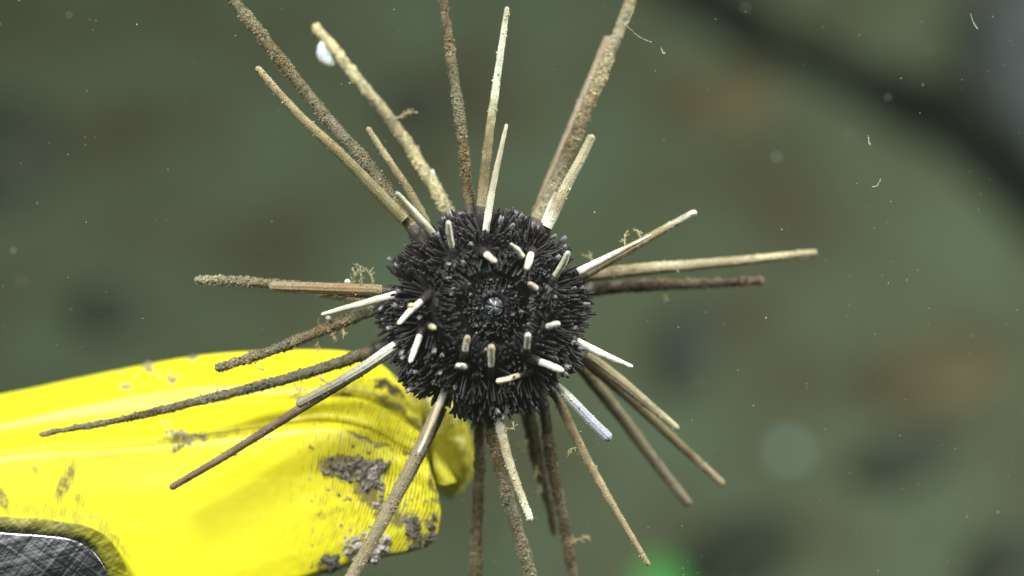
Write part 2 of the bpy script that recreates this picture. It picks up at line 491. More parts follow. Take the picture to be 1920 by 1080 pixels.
# close the right-hand end: columns that turn back into the body
cs = np.concatenate(([0], np.cumsum(cnt)))
for r0, r1, bul in ((5, 7, 10), (7, 9, 16), (9, 11, 8)):      # rounded backs of the ridges
    for r_ in range(cs[r0], cs[r1] + 1):
        G[r_, :, 2] += bul * math.sin(math.pi * (r_ - cs[r0]) / (cs[r1] - cs[r0])) * np.clip((G[r_, :, 0] - 350) / 250, 0, 1)
for li, dep in ((4, 6), (7, 8), (9, 7), (3, 4)):                # pressed-in creases between the ridges
    for o_, f_ in ((-2, .25), (-1, .7), (0, 1), (1, .7), (2, .25)):
        G[cs[li] + o_, :, 2] -= dep * f_
endc = G[:, -1, :]
mid = endc.mean(0)
ex = []
for k, (dx, dd) in enumerate(((3.0, -6), (4.0, -16), (1.5, -40), (-6, -90), (-18, -160))):
    e = endc.copy(); e[:, 0] += dx; e[:, 2] = np.minimum(e[:, 2], -90) + dd
    ex.append(e)
G = np.concatenate((G, np.stack(ex, 1)), 1)
NR, NC = G.shape[:2]
gv = LA(G.reshape(-1, 3))
# uneven worn surface
pxf = G.reshape(-1, 3)
gv[:, 2] += (fbm(pxf * 0.008, 2) - 0.5) * 0.0010 + (fbm(pxf * 0.07, 2) - 0.5) * 0.0003 * np.clip((pxf[:, 0] - 300) / 300, 0, 1)
# dirt map
def blob(x, y, cx, cy, rx, ry, rot=0.0):
    a = math.radians(rot); dx = x - cx; dy = y - cy
    u = dx * math.cos(a) + dy * math.sin(a); v = -dx * math.sin(a) + dy * math.cos(a)
    return np.clip(1.25 - (u / rx) ** 2 - (v / ry) ** 2, 0, 1)
wq = np.column_stack((pxf[:, :2], np.zeros(len(pxf))))
x = pxf[:, 0] + (fbm(wq * 0.045 + 7, 4) - 0.5) * 44
y = pxf[:, 1] + (fbm(wq * 0.045 + 77, 4) - 0.5) * 34
dirt = np.zeros(len(x))
def add(v):
    global dirt
    dirt = np.maximum(dirt, v)
add(0.50 * np.clip((x - 480) / 200, 0, 1) * (y > 700))
x_, y_ = pxf[:, 0], pxf[:, 1]
add(0.84 * blob(x_, y_, 123, 905, 52, 17, -62)); add(0.72 * blob(x_, y_, 66, 880, 14, 8, 70)); add(0.72 * blob(x_, y_, 150, 937, 20, 11, 70))
add(0.8 * blob(x_, y_, 5, 935, 40, 14, 70)); add(0.62 * blob(x, y, 100, 962, 120, 18, 8)); add(0.66 * blob(x, y, 205, 1000, 70, 12, 48))
add(0.8 * blob(x, y, 345, 822, 45, 12, -5)); add(0.7 * blob(x, y, 505, 822, 40, 9, -8)); add(0.55 * blob(x, y, 430, 812, 90, 8, -6))
add(0.95 * blob(x, y, 660, 875, 90, 28, 5)); add(0.9 * blob(x, y, 690, 920, 60, 30, 40)); add(0.9 * blob(x, y, 730, 965, 50, 34, 20))
add(0.9 * blob(x, y, 780, 1000, 22, 50, -10)); add(0.9 * blob(x, y, 790, 1025, 50, 16, -30)); add(0.9 * blob(x, y, 690, 1040, 60, 50, 0))
add(0.85 * blob(x, y, 615, 1058, 22, 24, 0)); add(0.7 * blob(x, y, 600, 965, 14, 10)); add(0.7 * blob(x, y, 627, 957, 16, 10, -30))
add(0.95 * blob(x, y, 728, 728, 38, 10, 22)); add(0.9 * blob(x, y, 650, 737, 16, 5)); add(0.9 * blob(x, y, 745, 765, 60, 12, 30)); add(0.95 * blob(x, y, 775, 790, 40, 14, 45))
add(0.85 * blob(x, y, 690, 825, 70, 9, 25)); add(0.9 * blob(x, y, 760, 850, 40, 10, 32))
add(0.55 * blob(x, y, 250, 742, 200, 5, -10)); add(0.5 * blob(x, y, 60, 775, 120, 4, -12)); add(0.5 * blob(x, y, 260, 718, 40, 8))
add(0.85 * blob(x, y, 812, 900, 14, 90, 0))
# arc length coordinates in mm
du = np.concatenate((np.zeros((NR, 1)), np.cumsum(np.linalg.norm(np.diff(G[:, :, :2], axis=1), axis=2), axis=1)), 1) * K * 1000
refrow = 90
U = 0.55 * du + 0.45 * du[refrow][None, :]
dv = np.concatenate((np.zeros((1, NC)), np.cumsum(np.linalg.norm(np.diff(G, axis=0), axis=2), axis=0)), 0) * K * 1000
uv = np.column_stack((U.ravel() + 0.18 * dv.ravel(), dv.ravel(), dirt))
gf = grid_faces(NR, NC)[:, ::-1]
jaw_me = make_mesh('jaw', gv - GB, gf, None, True, uv)
jaw = link('jaw', jaw_me, M_yellow, grip)
bvh = BVHTree.FromPolygons([Vector(v) for v in gv], [tuple(int(i) for i in f) for f in gf])
CAMR = Vector((0, 0, D))
def on_jaw(px, py):
    p = Vector(L(px, py, 0)); dr = (p - CAMR).normalized()
    h = bvh.ray_cast(CAMR, dr)
    return None if h[0] is None else (np.array(h[0]), np.array(h[1]))

# second finger behind the first; extra dirt also paints in the animal's shadow
def lobe():
    prof = [(742, 720), (800, 712), (850, 740), (873, 790), (886, 835), (887, 880), (872, 912), (850, 932), (828, 930), (812, 900), (800, 850), (770, 800)]
    prof = np.array(prof, float)
    cl = catmull(np.column_stack((np.vstack((prof, prof[:1])), np.zeros(len(prof) + 1))), 97)[:-1, :2]
    cc = np.array((812, 815.))
    rings = []
    for sc_, d in ((1.0, -520), (1.0, -420), (1.0, -330), (0.99, -290), (0.95, -262), (0.86, -245), (0.7, -232), (0.45, -226), (0.2, -223), (0.02, -222)):
        q = cc + (cl - cc) * sc_
        rings.append(np.column_stack((q, np.full(len(q), float(d)))))
    A = np.array(rings).reshape(-1, 3)
    nn = fbm(A * 0.035, 3) - 0.5
    A[:, 2] += nn * 40
    A[:, :2] += (fbm(A * 0.03 + 40, 3) - 0.5)[:, None] * 14
    v = LA(A)
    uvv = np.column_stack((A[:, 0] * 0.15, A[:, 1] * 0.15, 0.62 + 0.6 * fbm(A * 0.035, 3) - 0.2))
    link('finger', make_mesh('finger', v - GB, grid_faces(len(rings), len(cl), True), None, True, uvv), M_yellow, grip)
    # torn flap of plastic between the two
    nu, nv = 24, 12
    ps = []
    for i in range(nu):
        t = i / (nu - 1)
        top = np.array((808 + 44 * t, 838 + 58 * t ** 1.4, -175 + 10 * t)); bot = np.array((818 + 38 * t, 905 - 3 * t + 6 * math.sin(3 * t), -150 + 25 * t))
        for j in range(nv):
            q = j / (nv - 1)
            p = top * (1 - q) + bot * q
            p[2] += 18 * math.sin(math.pi * q) * (1 - t)
            ps.append(p)
    ps = np.array(ps); ps[:, :2] += (fbm(ps * 0.06, 2) - 0.5)[:, None] * 8
    back = ps.copy(); back[:, 2] -= 9
    f = list(grid_faces(nu, nv)) + [tuple(q[::-1]) for q in grid_faces(nu, nv, False, nu * nv)]
    for i in range(nu - 1):
        for j in (0, nv - 1):
            a, b_ = i * nv + j, (i + 1) * nv + j
            f.append((a, b_, b_ + nu * nv, a + nu * nv))
    for j in range(nv - 1):
        for i in (0, nu - 1):
            a, b_ = i * nv + j, i * nv + j + 1
            f.append((a, b_, b_ + nu * nv, a + nu * nv))
    allp = np.vstack((ps, back))
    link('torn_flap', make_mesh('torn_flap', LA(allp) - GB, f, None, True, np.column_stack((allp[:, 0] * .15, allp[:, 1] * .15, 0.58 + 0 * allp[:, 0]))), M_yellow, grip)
lobe()

# bright metal block let into the jaw
def bracket():
    outer = [(-420, 935), (0, 969), (60, 972), (110, 978), (150, 984), (180, 994), (203, 1010), (222, 1035), (236, 1062), (246, 1095), (256, 1140), (262, 1200), (262, 1330), (-420, 1330)]
    inner = [(-420, 965), (0, 999), (60, 1003), (105, 1007), (130, 1011), (150, 1018), (168, 1030), (184, 1048), (197, 1070), (206, 1100), (212, 1140), (216, 1200), (216, 1330), (-420, 1330)]
    def dense(p):
        p = np.array(p, float)
        a = catmull(np.column_stack((p[:13], np.zeros(13))), 150)[:, :2]
        return np.vstack((a, p[13:]))
    o, i_ = dense(outer), dense(inner)
    n = len(o)
    rings = []
    for (t, d) in ((-0.02, -170), (-0.02, -62), (0.03, -52), (0.15, -44), (0.5, -22), (0.86, -3), (0.95, 1), (1.0, 2.5), (1.08, 3)):
        q = o * (1 - t) + i_ * t
        rings.append(np.column_stack((q, np.full(n, float(d)))))
    A = np.array(rings).reshape(-1, 3)
    f = [tuple(q) for q in grid_faces(len(rings), n, True)]
    f.append(tuple((len(rings) - 1) * n + k for k in range(n)))
    me = make_mesh('metal_block', LA(A) - GB, f, None, True)
    link('metal_block', me, M_metal, grip)['label'] = 'scratched bright metal block with bevelled corner'
bracket()

# clods of grey mud lying on the jaw
def mud(ells, h, col, seed, label, step=1.7, thr=0.42):
    h = h * 0.62
    e = np.array([(q[0] - q[2] - 16, q[0] + q[2] + 16, q[1] - q[3] - 20, q[1] + q[3] + 20) for q in ells])
    x0, x1, y0, y1 = e[:, 0].min(), e[:, 1].max(), e[:, 2].min(), e[:, 3].max()
    gx = np.arange(x0, x1, step); gy = np.arange(y0, y1, step)
    PX, PY = np.meshgrid(gx, gy, indexing='ij')
    m = np.zeros(PX.shape)
    p2 = np.stack((PX.ravel(), PY.ravel(), np.full(PX.size, seed * 13.0)), 1)
    big = min(1.0, max(0.5, max(q[2] for q in ells) / 30))
    WX = PX + (fbm(p2 * np.array((.07, .07, 1)), 4).reshape(PX.shape) - 0.5) * 70 * big
    WY = PY + (fbm(p2 * np.array((.07, .07, 1)) + 50, 4).reshape(PX.shape) - 0.5) * 60 * big
    for q in ells:
        m = np.maximum(m, blob(WX, WY, *q))
    n1 = fbm(p2 * np.array((.075, .075, 1)), 4).reshape(PX.shape); n2 = fbm(p2 * np.array((0.25, 0.25, 1)), 2).reshape(PX.shape)
    hh = (m * 0.8 + (n1 - 0.5) * 1.9 - thr) * h + (n2 - 0.5) * h * 0.9
    idx = -np.ones(PX.shape, int); V = []; keep = {}
    last = None
    for a in range(PX.shape[0]):
        for b in range(PX.shape[1]):
            if hh[a, b] < -6: continue
            r = on_jaw(PX[a, b], PY[a, b])
            if r is None:
                continue
            idx[a, b] = len(V)
            V.append(r[0] + (r[1] if r[1][2] > 0 else -r[1]) * (hh[a, b] * K) + rng.normal(0, 0.5, 3) * K)
    F = []
    for a in range(PX.shape[0] - 1):
        for b in range(PX.shape[1] - 1):
            q = (idx[a, b], idx[a, b + 1], idx[a + 1, b + 1], idx[a + 1, b])
            if min(q) >= 0: F.append(q)
    if not F: return
    V = np.array(V); base = V.mean(0)
    ca, cb = rng.integers(0, PX.shape[0], 14000), rng.integers(0, PX.shape[1], 14000)
    sel = (rng.random(14000) < np.clip(m[ca, cb] * 0.8 + 2.0 * n1[ca, cb] - 1.3, 0, 1) ** 1.3 * 0.8) & (idx[ca, cb] >= 0)
    gpos = V[idx[ca, cb][sel]]
    hv = np.maximum(hh[ca, cb][sel], 0)
    gr2 = rng.gamma(3.0, 0.42, len(gpos)) * (0.6 + 0.05 * h)
    gV, gF = grit(gpos / K + np.array((0, 0, 1.0)) * np.maximum(0, -hh[ca, cb][sel])[:, None] * 0.9 + rng.normal(0, 1.0, (len(gpos), 3)), gr2, len(V))
    V = np.vstack((V, gV * K)); F += gF.tolist()
    cols = np.array(col)[None, :] * (0.08 + 1.7 * fbm(V / K * 0.12 + seed, 3))[:, None]
    o = link('mud_clump', make_mesh('mud_clump', V - base, F, cols), M_mud)
    o.matrix_world = RIG @ Matrix.Translation(Vector(base))
    tag(o, label, 'mud', 'mud stuck to the gripper')
mud([(645, 878, 50, 20, 8), (690, 890, 40, 30, 30), (708, 868, 26, 12, 0)], 15, (.26, .235, .19), 1, 'broad streak of grey mud smeared below the ridges of the yellow jaw')
mud([(705, 900, 20, 34, 0)], 16, (.42, .38, .33), 2, 'pale crumbly mud lump at the end of the mud streak')
mud([(702, 1045, 28, 52, 15), (672, 1025, 20, 25, 0)], 20, (.46, .42, .37), 3, 'pale grey mud lump under the long tan spine at the jaw edge')
mud([(620, 1058, 20, 24, 0), (616, 1076, 16, 16, 0)], 13, (.17, .165, .14), 4, 'dark grey mud lump at the lower edge of the yellow jaw')
mud([(728, 727, 34, 9, 22)], 8, (.15, .13, .07), 7, 'brown mud streak on the upper ridge beside the black body')
mud([(800, 1018, 26, 12, -35), (815, 985, 9, 26, 0)], 9, (.24, .21, .15), 8, 'brown mud rim along the rounded tip of the yellow jaw')
mud([(772, 988, 16, 34, -15)], 6, (.22, .19, .15), 9, 'flat grey mud scab between the tan spine and the jaw tip', thr=0.25)
mud([(645, 740, 18, 5, 0)], 6, (.2, .17, .12), 10, 'small brown mud flake on the ridge below the white and tan spine')
mud([(350, 820, 40, 9, -4)], 4, (.45, .42, .25), 11, 'thin pale mud film along the crease of the yellow jaw')
for cx_, cy_, rx_, ry_ in ((240, 722, 16, 7), (366, 672, 13, 8), (282, 692, 10, 6), (320, 714, 9, 5)):
    mud([(cx_, cy_, rx_, ry_, 0)], 7, (.42, .38, .22), int(cx_) % 31, 'pale silt crumb on the top of the yellow jaw')

# ------------------------------------------------------------------ the sea urchin
CX, CY = 908.0, 590.0
MX, MY = 924.0, 574.0
RA, RC = 160.0, 118.0                         # test radii in pixels: across, towards the camera
UB = L(CX, CY, 0)
urchin = thing('sea_urchin', UB, 'black sea urchin with long pale and mud crusted spines on the yellow gripper', 'sea urchin')

def surf_d(px, py):
    r2 = ((px - CX) / RA) ** 2 + ((py - CY) / RA) ** 2
    return RC * math.sqrt(max(0.0, 1 - r2))

# test (shell) with the sunken mouth field
nu, nv = 60, 72
th = np.linspace(0.001, math.pi * 0.97, nu); ph = np.linspace(0, 2 * math.pi, nv, endpoint=False)
T, P = np.meshgrid(th, ph, indexing='ij')
bx = CX + RA * np.sin(T) * np.cos(P) ; by = CY - RA * np.sin(T) * np.sin(P); bd = RC * np.cos(T)
rm = np.hypot(bx - MX, by - MY)
bd = bd - np.where(bd > 0, 40 * np.clip((100 - rm) / 22, 0, 1), 0)
A = np.stack((bx.ravel(), by.ravel(), bd.ravel()), 1)
f = [tuple(q) for q in grid_faces(nu, nv, True)] + [tuple((nu - 1) * nv + k for k in range(nv))[::-1]]
link('body', make_mesh('body', LA(A) - UB, f, np.array((.0045, .004, .0042)) * (0.7 + 0.6 * fbm(A * .1, 2))[:, None]), M_dark, urchin)

# --- primary spines
W0 = (.72, .715, .65)       # clean white
WG = (.58, .61, .47)       # greenish white
CR = (.46, .41, .29)       # cream
TN = (.30, .245, .150)     # tan
BR = (.150, .114, .064)    # brown
RB = (.165, .118, .066)    # red brown
OL = (.165, .140, .072)    # olive
GR = (.215, .200, .145)    # grey mud crust
LV = (.34, .34, .42)       # lavender
SP = []
def sp(path, w0, w1, bd, td, cols, style='clean', collar=True, growth=()):
    SP.append(dict(path=path, w0=w0, w1=w1, bd=bd, td=td, cols=cols, style=style, collar=collar, growth=growth))
def g(*c):
    return [(i / (len(c) - 1), q) for i, q in enumerate(c)]
# upper left
sp([(772, 425), (700, 322), (620, 230), (520, 105), (400, -48)], 27, 24, 0, -40, g(BR, GR, BR, GR), 'crust')
sp([(758, 412), (650, 300), (560, 215), (480, 125)], 22, 11, 16, 30, g(OL, OL, (0.236, 0.18, 0.093), TN), 'granule', False)
sp([(848, 408), (790, 310), (740, 235), (665, 140), (588, 45)], 26, 19, -110, -190, g(CR, (0.6, 0.52, 0.33), TN, (0.62, 0.55, 0.36), (0.6, 0.52, 0.32)), 'crust', growth=[(0.48, 1, 42)])
sp([(800, 418), (765, 355), (725, 295), (688, 238)], 16, 9, 0, 10, g(OL, OL, TN, (0.279, 0.26, 0.174)), 'granule')
sp([(813, 440), (780, 402), (742, 360)], 15, 11, None, 95, g(WG, WG, (0.322, 0.347, 0.248)), 'white')
sp([(848, 463), (843, 440), (840, 414)], 12, 11, None, 135, g(WG, W0), 'white')
sp([(880, 385), (866, 250), (848, 120), (826, -30)], 21, 21, -20, -50, g(RB, BR, GR, BR, BR), 'crust')
sp([(902, 386), (915, 270), (933, 140), (951, 12)], 18, 8, -10, 20, g(TN, BR, TN, WG, W0, CR), 'granule')
sp([(911, 432), (922, 360), (936, 295), (950, 232)], 14, 8, None, 70, g(W0, WG, CR, CR, WG), 'white')
sp([(1008, 412), (1060, 300), (1110, 178), (1160, 60), (1200, -50)], 30, 23, -70, -130, g(CR, BR, TN, CR, TN), 'crust')
sp([(1006, 412), (1050, 300), (1098, 180), (1142, 68)], 26, 15, -125, -170, g((0.31, 0.223, 0.149), (0.31, 0.236, 0.174), (0.341, 0.285, 0.236), (0.279, 0.205, 0.155)), 'granule', False)
sp([(1026, 425), (1060, 352), (1088, 300), (1112, 252)], 19, 13, None, 40, g(W0, TN, CR, CR, (0.31, 0.267, 0.174)), 'flute')
sp([(1019, 418), (1030, 388), (1042, 360)], 10, 7, -5, 5, g(W0, W0, TN), 'white', False)
sp([(1085, 510), (1140, 482), (1190, 457), (1222, 440)], 17, 5, None, 45, g(W0, W0, CR, W0), 'white')
sp([(1100, 512), (1160, 478), (1230, 438), (1306, 396)], 19, 10, -25, -55, g(BR, BR, TN, TN, W0), 'granule', growth=[(0.38, 1, 26), (0.52, 1, 20)])
sp([(1105, 516), (1220, 504), (1380, 490), (1533, 473)], 25, 11, -110, -190, g(OL, TN, CR, TN, CR, TN), 'granule', growth=[(0.05, 1, 30)])
sp([(1105, 544), (1200, 536), (1320, 532), (1434, 526)], 27, 14, -160, -220, g((0.062, 0.05, 0.031), (0.099, 0.074, 0.056), (0.186, 0.13, 0.099), (0.161, 0.112, 0.087), (0.248, 0.174, 0.136)), 'crust', growth=[(0.45, -1, 22)])
sp([(1041, 517), (1055, 495), (1066, 471)], 13, 12, None, 120, g(WG, WG, (0.6, 0.64, 0.5)), 'white')
sp([(978, 480), (970, 468), (957, 457)], 13, 6, None, 150, g(WG, W0, WG), 'white')
sp([(995, 478), (992, 490), (987, 504)], 14, 12, None, 190, g(W0, W0, CR), 'white')
sp([(913, 478), (920, 484), (929, 491)], 14, 11, None, 165, g(W0, CR), 'white')
sp([(1004, 540), (999, 537), (993, 532)], 12, 10, None, 190, g(W0, CR), 'white')
sp([(1029, 612), (1038, 609), (1048, 607)], 13, 12, None, 155, g(W0, W0), 'white')
sp([(1082, 641), (1130, 664), (1187, 688)], 17, 8, None, 40, g(W0, W0, W0, (0.8, 0.8, 0.76)), 'white')
sp([(988, 650), (989, 638), (990, 625)], 12, 13, None, 160, g(W0, W0), 'white')
sp([(1013, 679), (1035, 687), (1057, 696)], 15, 13, None, 125, g(W0, W0, WG), 'white')
sp([(921, 684), (921, 666), (921, 646)], 12, 15, None, 160, g(W0, CR), 'white')
sp([(872, 655), (874, 643), (877, 629)], 12, 12, None, 160, g(W0, CR), 'white', growth=[(0.7, -1, 8)])
sp([(809, 613), (812, 614), (814, 616)], 13, 11, None, 165, g(CR, CR), 'white')
sp([(870, 688), (864, 687), (857, 686)], 14, 11, None, 160, g(CR, W0), 'white')
sp([(972, 704), (952, 711), (930, 716)], 11, 14, None, 118, g(CR, (0.66, 0.62, 0.42)), 'white')
sp([(787, 630), (779, 652), (768, 680)], 14, 10, None, 130, g(W0, W0, (0.78, 0.8, 0.68)), 'white')
sp([(789, 566), (772, 580), (746, 608)], 14, 9, None, 140, g(W0, W0, (0.74, 0.77, 0.65)), 'white')
sp([(746, 552), (690, 567), (640, 580), (602, 590)], 17, 9, None, 60, g(W0, WG, WG, (0.66, 0.68, 0.5)), 'white')
sp([(742, 648), (690, 684), (630, 720), (555, 760)], 20, 14, None, 40, g(W0, (.44, .41, .35), (.27, .24, .185), (.31, .27, .20)), 'flute')
sp([(725, 664), (650, 712), (560, 768), (430, 850), (318, 916)], 19, 10, 0, -20, g(BR, (0.186, 0.143, 0.093), (0.155, 0.105, 0.074), (0.186, 0.124, 0.087), (0.174, 0.112, 0.074)), 'granule', False)
sp([(835, 731), (818, 775), (800, 818), (784, 850)], 17, 7, None, 75, g(W0, CR, CR, W0), 'white')
sp([(826, 762), (790, 840), (735, 945), (650, 1098)], 27, 21, 25, 40, g(TN, (0.26, 0.211, 0.149), (0.26, 0.217, 0.155), TN, (0.31, 0.26, 0.18)), 'granule', False)
sp([(692, 661), (560, 704), (400, 745), (230, 786), (72, 815)], 26, 12, -50, -70, g(BR, GR, (0.124, 0.118, 0.099), GR, BR, GR, TN), 'crust', growth=[(0.16, -1, 46), (0.21, -1, 40), (0.24, -1, 24)])
sp([(716, 544), (620, 541), (504, 537)], 20, 18, 10, 20, g(TN, (0.279, 0.18, 0.105), (0.248, 0.18, 0.112), (0.273, 0.205, 0.136)), 'flute')
sp([(712, 550), (600, 541), (480, 530), (364, 525)], 25, 19, -30, -40, g(BR, GR, GR, TN, GR, CR), 'crust', False, growth=[(0.1, 1, 34), (0.16, 1, 30), (0.05, 1, 30)])
sp([(702, 580), (600, 620), (520, 654), (402, 692)], 25, 20, -40, -40, g(CR, (0.298, 0.236, 0.149), (0.26, 0.186, 0.112), GR, TN, GR), 'crust', growth=[(0.35, -1, 32), (0.28, -1, 18), (0.2, -1, 22), (.78, -1, 22), (.33, 1, 12)])
sp([(690, 568), (640, 556), (594, 549)], 18, 15, -90, -110, g(OL, OL), 'crust', False)
sp([(933, 776), (950, 850), (974, 920), (996, 978)], 18, 11, None, 40, g(W0, TN, CR, CR, W0), 'granule', growth=[(0.18, 1, 26)])
sp([(922, 802), (945, 900), (975, 1010), (1002, 1098)], 28, 24, -35, -60, g(TN, RB, GR, BR, GR), 'crust')
sp([(900, 800), (898, 900), (894, 1000), (892, 1100)], 22, 26, -110, -150, g(RB, BR, (0.124, 0.093, 0.056), BR), 'crust')
sp([(1022, 776), (1035, 870), (1055, 970), (1078, 1100)], 23, 22, -90, -150, g((0.124, 0.099, 0.062), BR, (0.112, 0.087, 0.056), BR), 'crust', growth=[(.75, 1, 30)])
sp([(990, 778), (1010, 870), (1030, 950), (1040, 1004)], 30, 13, -190, -260, g(OL, BR, BR, BR), 'crust', growth=[(.2, -1, 34), (.4, -1, 34), (.55, -1, 26)])
sp([(1046, 748), (1090, 840), (1145, 940), (1217, 1061)], 17, 8, -20, 10, g(RB, BR, TN, (0.285, 0.223, 0.136), TN), 'granule', growth=[(.28, -1, 20)])
sp([(1044, 722), (1075, 754), (1105, 786), (1145, 825)], 14, 18, None, 45, g((.30, .30, .28), (.55, .55, .51), LV, LV, LV), 'flute')
sp([(1092, 690), (1160, 775), (1225, 862), (1293, 948)], 25, 15, -170, -240, g(OL, (0.186, 0.155, 0.099), (0.186, 0.155, 0.105), (0.205, 0.174, 0.124)), 'granule')
sp([(1098, 676), (1180, 745), (1265, 825), (1357, 909)], 22, 11, -130, -180, g(OL, BR, OL, BR, TN), 'granule')
sp([(1098, 668), (1160, 713), (1215, 758), (1273, 805)], 24, 8, -75, -90, g(TN, TN, (0.26, 0.217, 0.149), CR), 'flute', False)

bases = []
GROW = []
def make_tuft(base, dirv, length, seed, fine=False):
    """branched hydroid: thin tapering twigs"""
    rs = np.random.default_rng(seed)
    V, F, Cc = [], [], []
    def twig(p, d, ln_, r, lev):
        n = 4
        pts = [p]
        dd = d.copy()
        for k in range(n):
            dd = dd + rs.normal(0, 0.22, 3); dd /= np.linalg.norm(dd)
            pts.append(pts[-1] + dd * ln_ / n)
        pts = np.array(pts)
        Tt, Aa, Bb = frames(pts)
        o = sum(len(q) for q in V)
        rr = np.linspace(r, r * 0.55, n + 1)
        ang = np.linspace(0, 2 * math.pi, 4, endpoint=False)
        ring = pts[:, None] + (np.cos(ang)[None, :, None] * Aa[:, None] + np.sin(ang)[None, :, None] * Bb[:, None]) * rr[:, None, None]
        V.append(ring.reshape(-1, 3)); F.extend([tuple(q) for q in grid_faces(n + 1, 4, True, o)]); F.append(tuple(o + n * 4 + k for k in range(4)))
        if lev < 3:
            for k in range(1, n + 1):
                for _ in range(1 if lev else 2):
                    if rs.random() < 0.8:
                        d2 = dd + rs.normal(0, 0.75, 3); d2 /= np.linalg.norm(d2)
                        twig(pts[k], d2, ln_ * rs.uniform(0.3, 0.5), r * 0.65, lev + 1)
    twig(np.array(base, float), np.array(dirv, float), length, 0.9 if fine else 1.35, 0)
    return np.vstack(V), F

def build_spine(q, seed):
    path = [list(p) for p in q['path']]
    x0, y0 = path[0]; x1, y1 = path[-1]
    bd_ = q['bd']
    if bd_ is None:
        bd_ = surf_d(x0, y0) + 26
    tot = np.concatenate(([0], np.cumsum([math.dist(path[i], path[i + 1]) for i in range(len(path) - 1)])))
    td = q['td']
    if q['bd'] is None and td > 100:
        td = max(td, bd_ + 22)
    P3 = np.array([(p[0], p[1], bd_ + (td - bd_) * t / tot[-1]) for p, t in zip(path, tot)])
    d0 = P3[1] - P3[0]; d0 /= np.linalg.norm(d0)
    length = np.linalg.norm(np.diff(P3, axis=0), axis=1).sum()
    style = q['style']
    step = {'crust': 1.4, 'granule': 1.5, 'white': 1.3, 'flute': 1.5}[style]
    n = int(length / step) + 8
    c = catmull(P3, n)
    # rounded tip: squeeze last rings
    s = np.linspace(0, 1, n)
    nv = {'crust': 38, 'granule': 33, 'white': 28, 'flute': 32}[style]
    ang = np.linspace(0, 2 * math.pi, nv, endpoint=False)
    Tt, Aa, Bb = frames(c)
    rad = 0.5 * (q['w0'] + (q['w1'] - q['w0']) * s ** 1.15)
    if style == 'crust': rad = rad * (1 - 0.10 * s) - 0.9
    if style == 'white': rad = rad * (0.95 - 0.24 * s ** 2)
    dist_tip = (1 - s) * length
    tipr = q['w1'] * 0.5
    rad = rad * np.sqrt(np.clip(1 - np.clip(1 - dist_tip / (tipr * 1.1), 0, 1) ** 2, 0.002, 1))
    ss, aa = np.meshgrid(s * length, ang, indexing='ij')
    grow = np.clip(ss / 22, 0, 1)
    cyl = np.stack((np.cos(aa) * 12 + seed * 17, np.sin(aa) * 12, ss), -1).reshape(-1, 3)
    lowf = fbm(cyl * 0.06, 3).reshape(ss.shape)
    if style == 'crust':
        hf = fbm(np.stack((np.cos(aa) * 13 + seed * 17, np.sin(aa) * 13, ss), -1).reshape(-1, 3) * 0.40, 2).reshape(ss.shape)
        cov_ = np.clip((fbm(cyl * 0.022 + 61, 2).reshape(ss.shape) - 0.38) * 5, 0.15, 1)
        disp = (lowf - 0.5) * 1.8 + (0.5 + 0.5 * cov_) * np.clip(hf - 0.45, 0, 1) * 9.0 - 1.2
        disp *= 0.35 + 0.65 * grow
        cmul = (0.10 + 1.1 * hf + 0.35 * lowf) * (0.72 + 0.36 * cov_)
    else:
        rows_ = {'granule': 11, 'white': 10, 'flute': 9}[style]
        per = {'granule': 5.6, 'white': 5.6, 'flute': 6.0}[style]
        ridge_ = np.clip(np.cos(aa * rows_), 0, 1)
        row_id = np.round(aa * rows_ / (2 * math.pi)).astype(int) % rows_
        rph = np.array([hash3(np.int64(r_), np.int64(seed), np.int64(5)) for r_ in range(rows_)]) * 6.283
        gran = np.clip(np.sin(2 * math.pi * ss / per + rph[row_id] + 2.5 * lowf), 0, 1)
        if style == 'flute':
            disp = ridge_ * 1.3 * grow + ridge_ * gran * 0.9 * grow
        else:
            disp = ridge_ * 0.35 * grow + ridge_ * gran * (1.5 if style == 'granule' else 1.35) * np.clip((ss - 14) / 24, 0, 1)
        fade = np.clip(rad / 5.0, 0.3, 1)[:, None]
        disp = disp * fade
        if style == 'white': disp += (lowf - 0.5) * 1.6 * np.clip(ss / 10, 0, 1)
        if style == 'granule':
            disp += (lowf - 0.5) * 1.1 * grow
        cmul = 0.74 + 0.42 * lowf + (0.0 if style == 'white' else 0.15) * (ridge_ - 0.5)
    shape_fade = np.clip(dist_tip / 6, 0.1, 1)[:, None]
    rr = rad[:, None] * (1 + 0.06 * (lowf - 0.5)) + disp * shape_fade
    ring = c[:, None] + (np.cos(ang)[None, :, None] * Aa[:, None] + np.sin(ang)[None, :, None] * Bb[:, None]) * rr[..., None]
    cols = lerp_cols(q['cols'], np.clip(s[:, None] + (lowf - 0.5) * 0.3 * (style != 'white'), 0, 1))
    cols = cols * cmul[..., None]
    if style != 'white': cols = cols * np.array((.97, 1.02, .94))
    if style in ('crust', 'granule'):                      # greenish film and pale grit in patches
        pat = np.clip((fbm(cyl * 0.035 + 90, 2).reshape(ss.shape) - 0.5) * 5, 0, 1)[..., None] * (0.55 if style == 'crust' else 0.3)
        cols = cols * (1 - pat) + pat * np.array((.27, .24, .165)) * cmul[..., None]
    if style == 'white':                                   # stray stains
        st = np.clip((fbm(cyl * 0.11 + 33, 2).reshape(ss.shape) - 0.66) * 7, 0, 1)[..., None] * 0.7
        cols = cols * (1 - st) + st * np.array((.50, .34, .14))
    V = LA(ring.reshape(-1, 3))
    base = L(*P3[0])
    f = [tuple(k) for k in grid_faces(n, nv, True)[:, ::-1]]
    f.append(tuple((n - 1) * nv + k for k in range(nv))); f.append(tuple(range(nv))[::-1])
    cc_ = cols.reshape(-1, 3)
